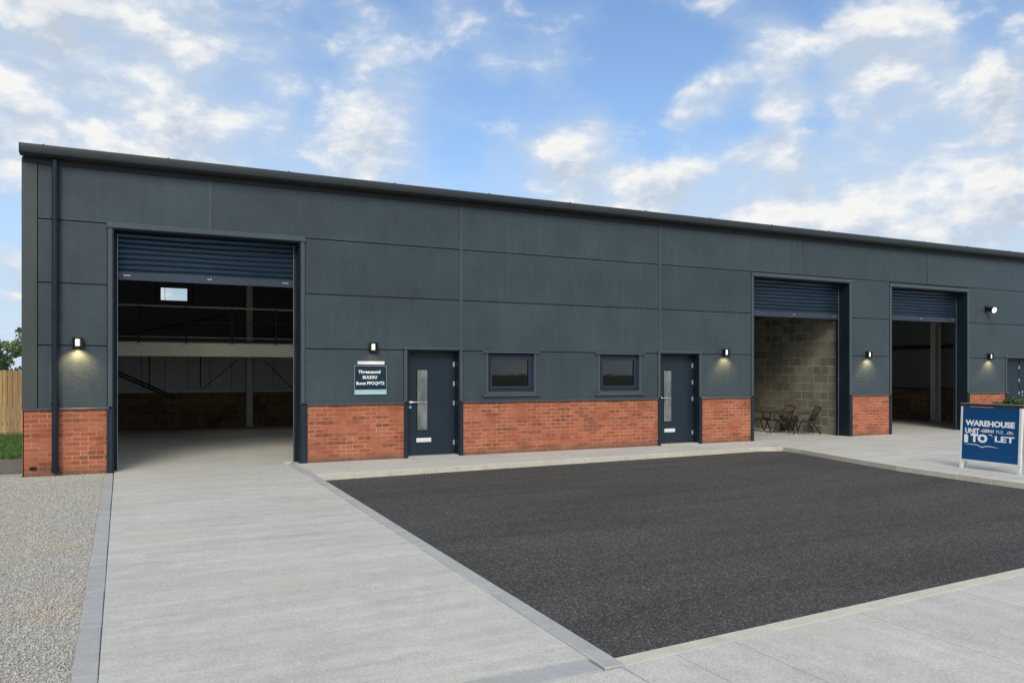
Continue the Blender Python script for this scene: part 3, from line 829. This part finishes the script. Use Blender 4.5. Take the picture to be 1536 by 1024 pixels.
for u0, u1 in ((.005, .060), (W-.052, W-.0005)):
    bbox(MB(), u0, u1, 0., .119, -.02, .010).build('leg', 'frame_al', sb, bevel=.003)
# rear leaf of the A-frame
rb = MB(); i = 0
def rp_(u, v, d=0): return ux*u + Vector((0, 0, v)) + un*(-.03 - T*.16*.30 - (T-v)*.04 + d)
def rbox(mb, u0, u1, v0, v1, d0, d1):
    i = len(mb.v)
    mb.v += [tuple(rp_(u, v, d)) for v in (v0, v1) for d in (d0, d1) for u in (u0, u1)]
    for f in ((0,2,3,1),(4,5,7,6),(0,1,5,4),(2,6,7,3),(0,4,6,2),(1,3,7,5)): mb.f.append(tuple(i+k for k in f))
    return mb
rbox(MB(), .04, W-.04, .35, T-.05, -.01, .004).build('rear_panel', 'blue_board', sb)
rbox(rbox(rbox(MB(), .01, .039, 0, T-.03, -.02, .01), W-.039, W-.01, 0, T-.03, -.02, .01), .0395, W-.0395, .31, .349, -.02, .01).build('rear_frame', 'frame_al', sb)
# lettering: pixel-measured layout on the panel (u right, v up)
vz = Vector((0, 0, math.cos(.16*.6))) - un*(.16*.30)
def boardM(u, v):
    o = bp(u, v, .0055)
    return Matrix(((ux.x, vz.x, un.x, o.x), (ux.y, vz.y, un.y, o.y), (ux.z, vz.z, un.z, o.z), (0, 0, 0, 1)))
def U(px): return .035 + (px-1447.)/73.*(W-.07)
def V(py): return T-.045 - (py-609.)/84.*(T-.20)
def word(s, x0, x1, y0, y1, bold=.045):
    hgt = V(y0)-V(y1)
    text_mesh('lettering', s, hgt/.70, U(x1)-U(x0), 'letter', sb, boardM(U(x0), V(y1)), bold=bold)
word('WAREHOUSE', 1451, 1514, 630, 638.3)
word('UNIT', 1451, 1470, 642.8, 650.5, .04)
word('-GEN1', 1471, 1488, 643.2, 647.8, .03)
word('TLZ,', 1490.5, 1501, 643.6, 648.0, .0)
word('.(B).', 1504, 1513, 643.8, 648.0, .0)
word('TO', 1458.5, 1480.5, 652, 663.5, .06)
word('LET', 1490, 1514, 652.5, 661.2, .03)
def poly_(name, pts):
    mb = MB(); i = 0; mb.v += [tuple(bp(U(a), V(b), .0065)) for a, b in pts]; mb.f.append(tuple(range(len(pts))))
    return mb.build(name, 'letter', sb, recalc=False, smooth=False)
poly_('lettering', [(1450, 666), (1455.3, 666), (1455.3, 654.5), (1454, 653), (1450, 653)])
def ribbon(name, pts):
    mb = MB()
    for k in range(len(pts)-1):
        (a, b, w), (c, d, w2) = pts[k], pts[k+1]
        mb.quad(bp(U(a), V(b-w), .0065), bp(U(a), V(b+w), .0065), bp(U(c), V(d+w2), .0065), bp(U(c), V(d-w2), .0065))
    return mb.build(name, 'letter', sb, recalc=False, smooth=False)
ribbon('hook_mark', [(1481.5, 652.5, .3), (1483, 651.2, .5), (1485, 651, .6), (1486.5, 652.5, .9), (1486.8, 655, .6), (1486.6, 657.5, .15)])
ribbon('swoosh', [(1451, 668.6, .15), (1458, 668.3, .4), (1467, 668.5, .5), (1471, 670.4, .5), (1474, 671.8, .6), (1477, 670.4, .5), (1481, 669.4, .5), (1487, 669.8, .4), (1495, 670.6, .1)])

# ------------------------------------------------------------------ chairs and table in the middle unit
def chair(loc, rz, label, mat='mesh_back'):
    e = empty('chair', loc, label, 'chair', 'low lounge chairs in the middle unit', rz)
    # faces +x locally; seat at .36, back top at .70
    r = .016
    for s in (-1, 1):
        y = s*.26
        MB().tube([(.30, y, 0.0), (.18, y*.92, .34), (.14, y, .37)], r, 8).build('leg', 'black', e)
        MB().tube([(-.34, y, 0.0), (-.10, y*.92, .34), (.02, y, .36)], r, 8).build('leg', 'black', e)
        MB().tube([(.26, y, .35), (.29, y*1.03, .48), (.22, y*1.05, .545), (-.10, y*1.05, .56), (-.27, y, .60)], r, 8).build('armrest', 'black', e)
    MB().tube([(.26, -.26, .35), (.29, -.2, .36), (.30, 0, .36), (.29, .2, .36), (.26, .26, .35), (-.15, .25, .32), (-.34, .25, .72), (-.345, 0, .735), (-.34, -.25, .72), (-.15, -.25, .32), (.26, -.26, .35)], .012, 8).build('frame', 'black', e)
    mb = MB(); n = 8
    prof = [(.29, .365), (.15, .352), (0, .335), (-.10, .325), (-.155, .34)]
    prof2 = [(-.165, .36), (-.21, .46), (-.27, .58), (-.335, .715)]
    def shell(pf, nm):
        m = MB()
        for (xx, zz) in pf:
            for j in range(n+1):
                yy = -.245+.49*j/n; m.v.append((xx, yy, zz-.012*math.cos((j/n-.5)*3.1)))
        for a in range(len(pf)-1):
            for j in range(n): m.f.append((a*(n+1)+j, a*(n+1)+j+1, (a+1)*(n+1)+j+1, (a+1)*(n+1)+j))
        o = m.build(nm, mat, e); md = o.modifiers.new('Solidify', 'SOLIDIFY'); md.thickness = .012; return o
    shell(prof, 'seat'); shell(prof2, 'backrest')
    ft = MB()
    for (xx, yy) in ((.30, .26), (.30, -.26), (-.34, .26), (-.34, -.26)): ft.tube([(xx, yy, -.0), (xx, yy, .03)], .018, 8)
    ft.build('foot_cap', 'white', e)
    return e
chair((16.12, 15.28, 0), R(150), 'taupe lounge chair nearest the shutter opening, right of the low table')
chair((15.82, 15.92, 0), R(165), 'middle one of the three lounge chairs, taupe with black armrests')
chair((15.80, 16.72, 0), R(-22), 'darkest lounge chair half hidden behind the brick pier', 'dark_steel')
tb = empty('low_table', (16.30, 16.02, 0), 'small low round table standing between the lounge chairs', 'table')
MB().tube([(0, 0, .475), (0, 0, .505)], .29, 28).build('table_top', 'mesh_back', tb, bevel=.004)
MB().tube([(0, 0, .45), (0, 0, .474)], .22, 28).build('apron', 'black', tb)
for k in range(4):
    a = R(45+90*k); MB().tube([(.22*math.cos(a), .22*math.sin(a), 0), (.16*math.cos(a), .16*math.sin(a), .475)], .013, 8).build('leg', 'black', tb)

# ------------------------------------------------------------------ foliage helpers
def leaves(mb, c, rad, n, size, flat=1., rg=random):
    for _ in range(n):
        d = Vector((rg.gauss(0, 1), rg.gauss(0, 1), rg.gauss(0, 1))); d.normalize()
        p = Vector(c) + Vector((d.x*rad, d.y*rad, d.z*rad*flat))*(rg.random()**.45)
        a = Vector((rg.gauss(0, 1), rg.gauss(0, 1), rg.gauss(0, 1))).normalized(); b = a.cross(Vector((rg.gauss(0, 1), rg.gauss(0, 1), rg.gauss(0, 1)))).normalized()
        s = size*rg.uniform(.6, 1.3)
        mb.quad(p-a*s, p-b*s*.5, p+a*s, p+b*s*.5)
def tree(loc, h, w, label, seed, leaf='leaf', n=70, lsz=.10, per=90, name='tree', group=None):
    rg = random.Random(seed)
    e = empty(name, loc, label, 'tree', group)
    tr = MB(); tips = []
    tr.tube([(0, 0, -.1), (.05*h*.1, 0, h*.2), (-.02*h, .02*h, h*.5), (.01*h, 0, h*.82)], [h*.035, h*.028, h*.018, h*.005], 10)
    for k in range(14):
        z = h*rg.uniform(.2, .75); a = rg.uniform(0, 6.28); L = w*rg.uniform(.5, .95)*(1.1-.5*(z/h))
        p0 = Vector((0, 0, z)); p1 = p0+Vector((math.cos(a)*L*.5, math.sin(a)*L*.5, h*.07)); p2 = p0+Vector((math.cos(a)*L, math.sin(a)*L, h*rg.uniform(.08, .22)))
        tr.tube([p0, p1, p2], [h*.014, h*.008, h*.003], 6)
        tips += [p1, p2, (p1+p2)/2, p2+Vector((rg.uniform(-1, 1), rg.uniform(-1, 1), rg.uniform(0, 1)))*h*.07]
    tr.build('trunk', 'bark', e)
    cr = MB(); nb = 0
    while nb < n:
        t = rg.choice(tips) + Vector((rg.gauss(0, .06), rg.gauss(0, .06), rg.gauss(0, .05)))*h
        leaves(cr, t, h*rg.uniform(.05, .11), per, lsz, .7, rg); nb += 1
    cr.build('crown', leaf, e, smooth=False, recalc=False)
    return e
tree((-10.0, 80, -.15), 5.9, 3.4, 'leafy green tree rising behind the timber fence', 5, n=130, lsz=.12, per=90)
hb = MB(); rg = random.Random(9)
for k in range(90):
    x = -40+k*.42; leaves(hb, (x, 66+rg.uniform(-1, 1), rg.uniform(.3, 1.6)), rg.uniform(.7, 1.1), 260, .13, 1., rg)
tag(hb.build('hedgerow', 'leaf_dark', smooth=False, recalc=False), 'dark green hedgerow beyond the timber fence', 'hedgerow', kind='stuff')

# fence
fe = empty('timber_fence', (-2.06, 21.15, .17), 'pale vertical board timber fence above the grass bank', 'fence')
mb = MB(); x = 0.
while x > -11:
    w = .092; j = random.uniform(-.006, .006)
    mb.box(x-w, x, -.01+j*.3, .012+j*.3, .0, 1.50+j)
    x -= .1
mb.build('board_panel', 'timber', fe, bevel=.002)
for z_ in (.25, 1.15): MB().box(-11, 0, .015, .06, z_, z_+.08).build('rail', 'timber', fe)
for k in range(5): MB().box(-.1-2.6*k, -.0-2.6*k, .062, .16, 0, 1.46).build('post', 'bark', fe)
MB().box(.012, .10, -.03, .07, -.1, 1.46).build('end_post', 'bark', fe, bevel=.004)

# planter with shrub
pl = empty('planter', (21.85, 13.30, 0), 'square grey planter with a round green shrub behind the sandwich board', 'planter')
MB().extx([(-.24, 0), (-.28, .52), (.28, .52), (.24, 0)], -.27, .27).build('pot', 'planter', pl, bevel=.006)
MB().box(-.25, .25, -.25, .25, .515, .53).build('soil', 'bark', pl)
sh = MB(); rg = random.Random(4)
for _ in range(120):
    a = rg.uniform(0, 6.28); r_ = rg.uniform(0, .38); leaves(sh, (-.10+r_*1.25*math.cos(a), r_*math.sin(a), .74+rg.uniform(-.16, .16)*(1-r_)), rg.uniform(.07, .13), 70, .026, .8, rg)
sh.build('shrub', 'shrub', pl, smooth=False, recalc=False)
st = MB()
for _ in range(10):
    a = rg.uniform(0, 6.28); st.tube([(0, 0, .52), (.25*math.cos(a), .2*math.sin(a), .75)], .006, 5)
st.build('stem', 'bark', pl)

# ------------------------------------------------------------------ camera
th = math.atan2(583, 1186)
cam = bpy.data.cameras.new('camera'); co = bpy.data.objects.new('camera', cam); C.objects.link(co)
co.location = (0, 0, 1.6); co.rotation_euler = (R(90), 0, -th)
cam.sensor_width = 36; cam.lens = 1186/1536*36; cam.shift_y = (560-512)/1536
cam.clip_end = 3000; cam.clip_start = .05
SC.camera = co

# ------------------------------------------------------------------ light
SUN_EL, SUN_AZ = R(36), R(205)      # azimuth measured from +Y towards +X; the sun stands in front of the facade, to the left
sd = Vector((math.sin(SUN_AZ)*math.cos(SUN_EL), math.cos(SUN_AZ)*math.cos(SUN_EL), math.sin(SUN_EL)))
sl = bpy.data.lights.new('sun', 'SUN'); sl.energy = 1.9; sl.angle = R(26); sl.color = (1., .92, .80)
so = bpy.data.objects.new('sun', sl); C.objects.link(so); so.rotation_euler = sd.to_track_quat('Z', 'Y').to_euler()

w = bpy.data.worlds.new('World'); SC.world = w; w.use_nodes = True
nt = w.node_tree; bg = nt.nodes['Background']
sky = N(nt, 'ShaderNodeTexSky', sky_type='NISHITA'); sky.sun_disc = False; sky.sun_elevation = SUN_EL; sky.sun_rotation = SUN_AZ
sky.air_density = 1.0; sky.dust_density = .6; sky.ozone_density = 2.5
tc = N(nt, 'ShaderNodeTexCoord'); dirv = tc.outputs['Generated']
sep = N(nt, 'ShaderNodeSeparateXYZ', {0: dirv})
zz = math_(nt, 'MAXIMUM', sep.outputs[2], 0.)
den = math_(nt, 'ADD', zz, .16)
px_ = math_(nt, 'DIVIDE', sep.outputs[0], den); py_ = math_(nt, 'DIVIDE', sep.outputs[1], den)
pv = N(nt, 'ShaderNodeMapping', {'Vector': dirv, 'Scale': (1., 1., 1.9), 'Location': (.37, .61, .2)}).outputs[0]
Fv = Vector((math.sin(th), math.cos(th), 0)); Rv = Vector((math.cos(th), -math.sin(th), 0))
def dpx(x, y): return (Fv + Rv*((x-768)/1186) + Vector((0, 0, (560-y)/1186))).normalized()
# cloud banks: direction, angular size, amount
BL_ = [(60, 70, 190, .75), (170, 105, 90, .40), (120, 190, 60, .4), (270, 60, 60, .2), (230, 150, 80, .35), (320, 225, 60, .35), (430, 225, 60, .28), (540, 195, 60, .34), (600, 145, 50, .36), (420, 135, 35, .30), (20, 230, 80, .25), (210, 235, 60, .35), (400, 75, 40, .25),
    (740, 105, 28, .30), (830, 95, 50, .28), (690, 40, 50, .22), (560, 60, 50, .18), (890, 15, 40, .25), (30, 330, 50, -.5), (20, 440, 60, .35), (260, 442, 40, 1.1), (600, 240, 45, .25), (510, 262, 60, .3),
    (960, 110, 70, -.5), (700, 230, 50, -.25), (470, 175, 25, -.2), (900, 60, 60, -.2), (740, 160, 45, -.2),
    (845, 232, 45, .65), (905, 192, 32, .50), (745, 245, 30, .35), (1040, 150, 32, .62), (1020, 180, 22, .4), (1095, 120, 28, .38), (1165, 75, 42, .55), (1270, 75, 50, .55), (1370, 75, 45, .48), (1185, 145, 34, .58), (1280, 150, 36, .42), (1400, 165, 70, .70), (1500, 165, 65, .65), (1440, 215, 60, .4),
    (1160, 238, 48, .50), (1270, 210, 32, .42), (1340, 210, 40, .38), (1090, 20, 50, .38), (1350, 15, 50, .38), (1230, 25, 36, -.3), (1480, 50, 40, -.22),
    (890, 296, 50, .85), (990, 290, 55, .9), (1120, 300, 60, .85), (1260, 300, 60, .72), (1400, 312, 70, .68), (1530, 325, 70, .6), (1490, 222, 42, .42), (1200, 340, 90, .3),
    (1232, 190, 24, -.26), (1120, 190, 22, -.25), (990, 240, 32, -.45), (1385, 258, 36, -.45), (1490, 262, 30, -.30), (1060, 60, 40, -.35), (1440, 122, 20, -.3), (1220, 112, 20, -.2), (1290, 258, 24, -.25)]
acc = None
for (x, y, s, wgt) in BL_:
    d = dpx(x, y); sg2 = (s*.74/1186)**2
    dt = N(nt, 'ShaderNodeVectorMath', {0: dirv, 1: d}, operation='DOT_PRODUCT').outputs['Value']
    ex = math_(nt, 'EXPONENT', math_(nt, 'MULTIPLY', math_(nt, 'SUBTRACT', dt, 1.), 1./sg2*1.0))
    acc = math_(nt, 'MULTIPLY', ex, wgt) if acc is None else math_(nt, 'MULTIPLY_ADD', ex, wgt, acc)
SCL = 10.5
n1 = noise(nt, pv, SCL, 10, .58, .2)
n2 = noise(nt, pv, SCL*.40, 4, .5)
# same pattern sampled a little towards the sun: its difference lights the cloud edges
offv = N(nt, 'ShaderNodeVectorMath', {0: pv, 1: (-.015, 0, .055)}, operation='ADD').outputs[0]
n1b = noise(nt, offv, SCL, 4, .58, .2)
dt = N(nt, 'ShaderNodeVectorMath', {0: dirv, 1: Vector((-.25, -.75, .62)).normalized()}, operation='DOT_PRODUCT').outputs['Value']
over = N(nt, 'ShaderNodeMapRange', {'Value': dt, 'From Min': -.05, 'From Max': .45}, interpolation_type='SMOOTHSTEP').outputs[0]  # unseen cloud bank behind the camera, added for brighter, more neutral ambient light
acc = math_(nt, 'MULTIPLY_ADD', over, .55, acc)
acc = math_(nt, 'MINIMUM', acc, .66)
base = math_(nt, 'ADD', math_(nt, 'MULTIPLY_ADD', n1, 1.45, -.475), math_(nt, 'MULTIPLY', n2, .25))
dens = math_(nt, 'ADD', base, math_(nt, 'MULTIPLY', acc, .44))
cov = N(nt, 'ShaderNodeMapRange', {'Value': dens, 'From Min': .44, 'From Max': .82}, interpolation_type='SMOOTHSTEP').outputs[0]
thick = N(nt, 'ShaderNodeMapRange', {'Value': dens, 'From Min': .74, 'From Max': 1.05}, interpolation_type='SMOOTHSTEP').outputs[0]
rel = math_(nt, 'MULTIPLY_ADD', math_(nt, 'SUBTRACT', n1, n1b), 3.2, .5)
lit = ramp(nt, rel, [(.1, (.46, .51, .58)), (.5, (.62, .655, .70)), (.9, (.80, .79, .77))])
lit = mix(nt, math_(nt, 'MULTIPLY', thick, .45), lit, (.53, .56, .60))
skyc = mix(nt, 1., sky.outputs[0], (.090, .116, .137), 'MULTIPLY')
# thin veil whitening towards the horizon
thin = N(nt, 'ShaderNodeMapRange', {'Value': math_(nt, 'ADD', math_(nt, 'ADD', math_(nt, 'MULTIPLY', n2, .35), math_(nt, 'MULTIPLY', n1, .65)), math_(nt, 'MULTIPLY', acc, .55)), 'From Min': .38, 'From Max': .86}, interpolation_type='SMOOTHSTEP').outputs[0]
veil = ramp(nt, zz, [(0., 1.), (.13, .62), (.27, .27), (.5, .08)])
skyc = mix(nt, veil, skyc, (.50, .62, .76))
skyc = mix(nt, math_(nt, 'MULTIPLY', thin, .72), skyc, (.49, .57, .67))
colr = mix(nt, math_(nt, 'MULTIPLY', cov, .95), skyc, lit)
nt.links.new(colr, bg.inputs['Color']); bg.inputs['Strength'].default_value = 1.0

SC.view_settings.view_transform = 'Standard'; SC.view_settings.look = 'None'; SC.view_settings.exposure = .27; SC.view_settings.gamma = 1
SC.render.engine = 'CYCLES'
SC.cycles.use_denoising = True
try: SC.cycles.denoiser = 'OPENIMAGEDENOISE'
except Exception: pass
SC.cycles.max_bounces = 8; SC.cycles.diffuse_bounces = 6; SC.cycles.sample_clamp_indirect = 6
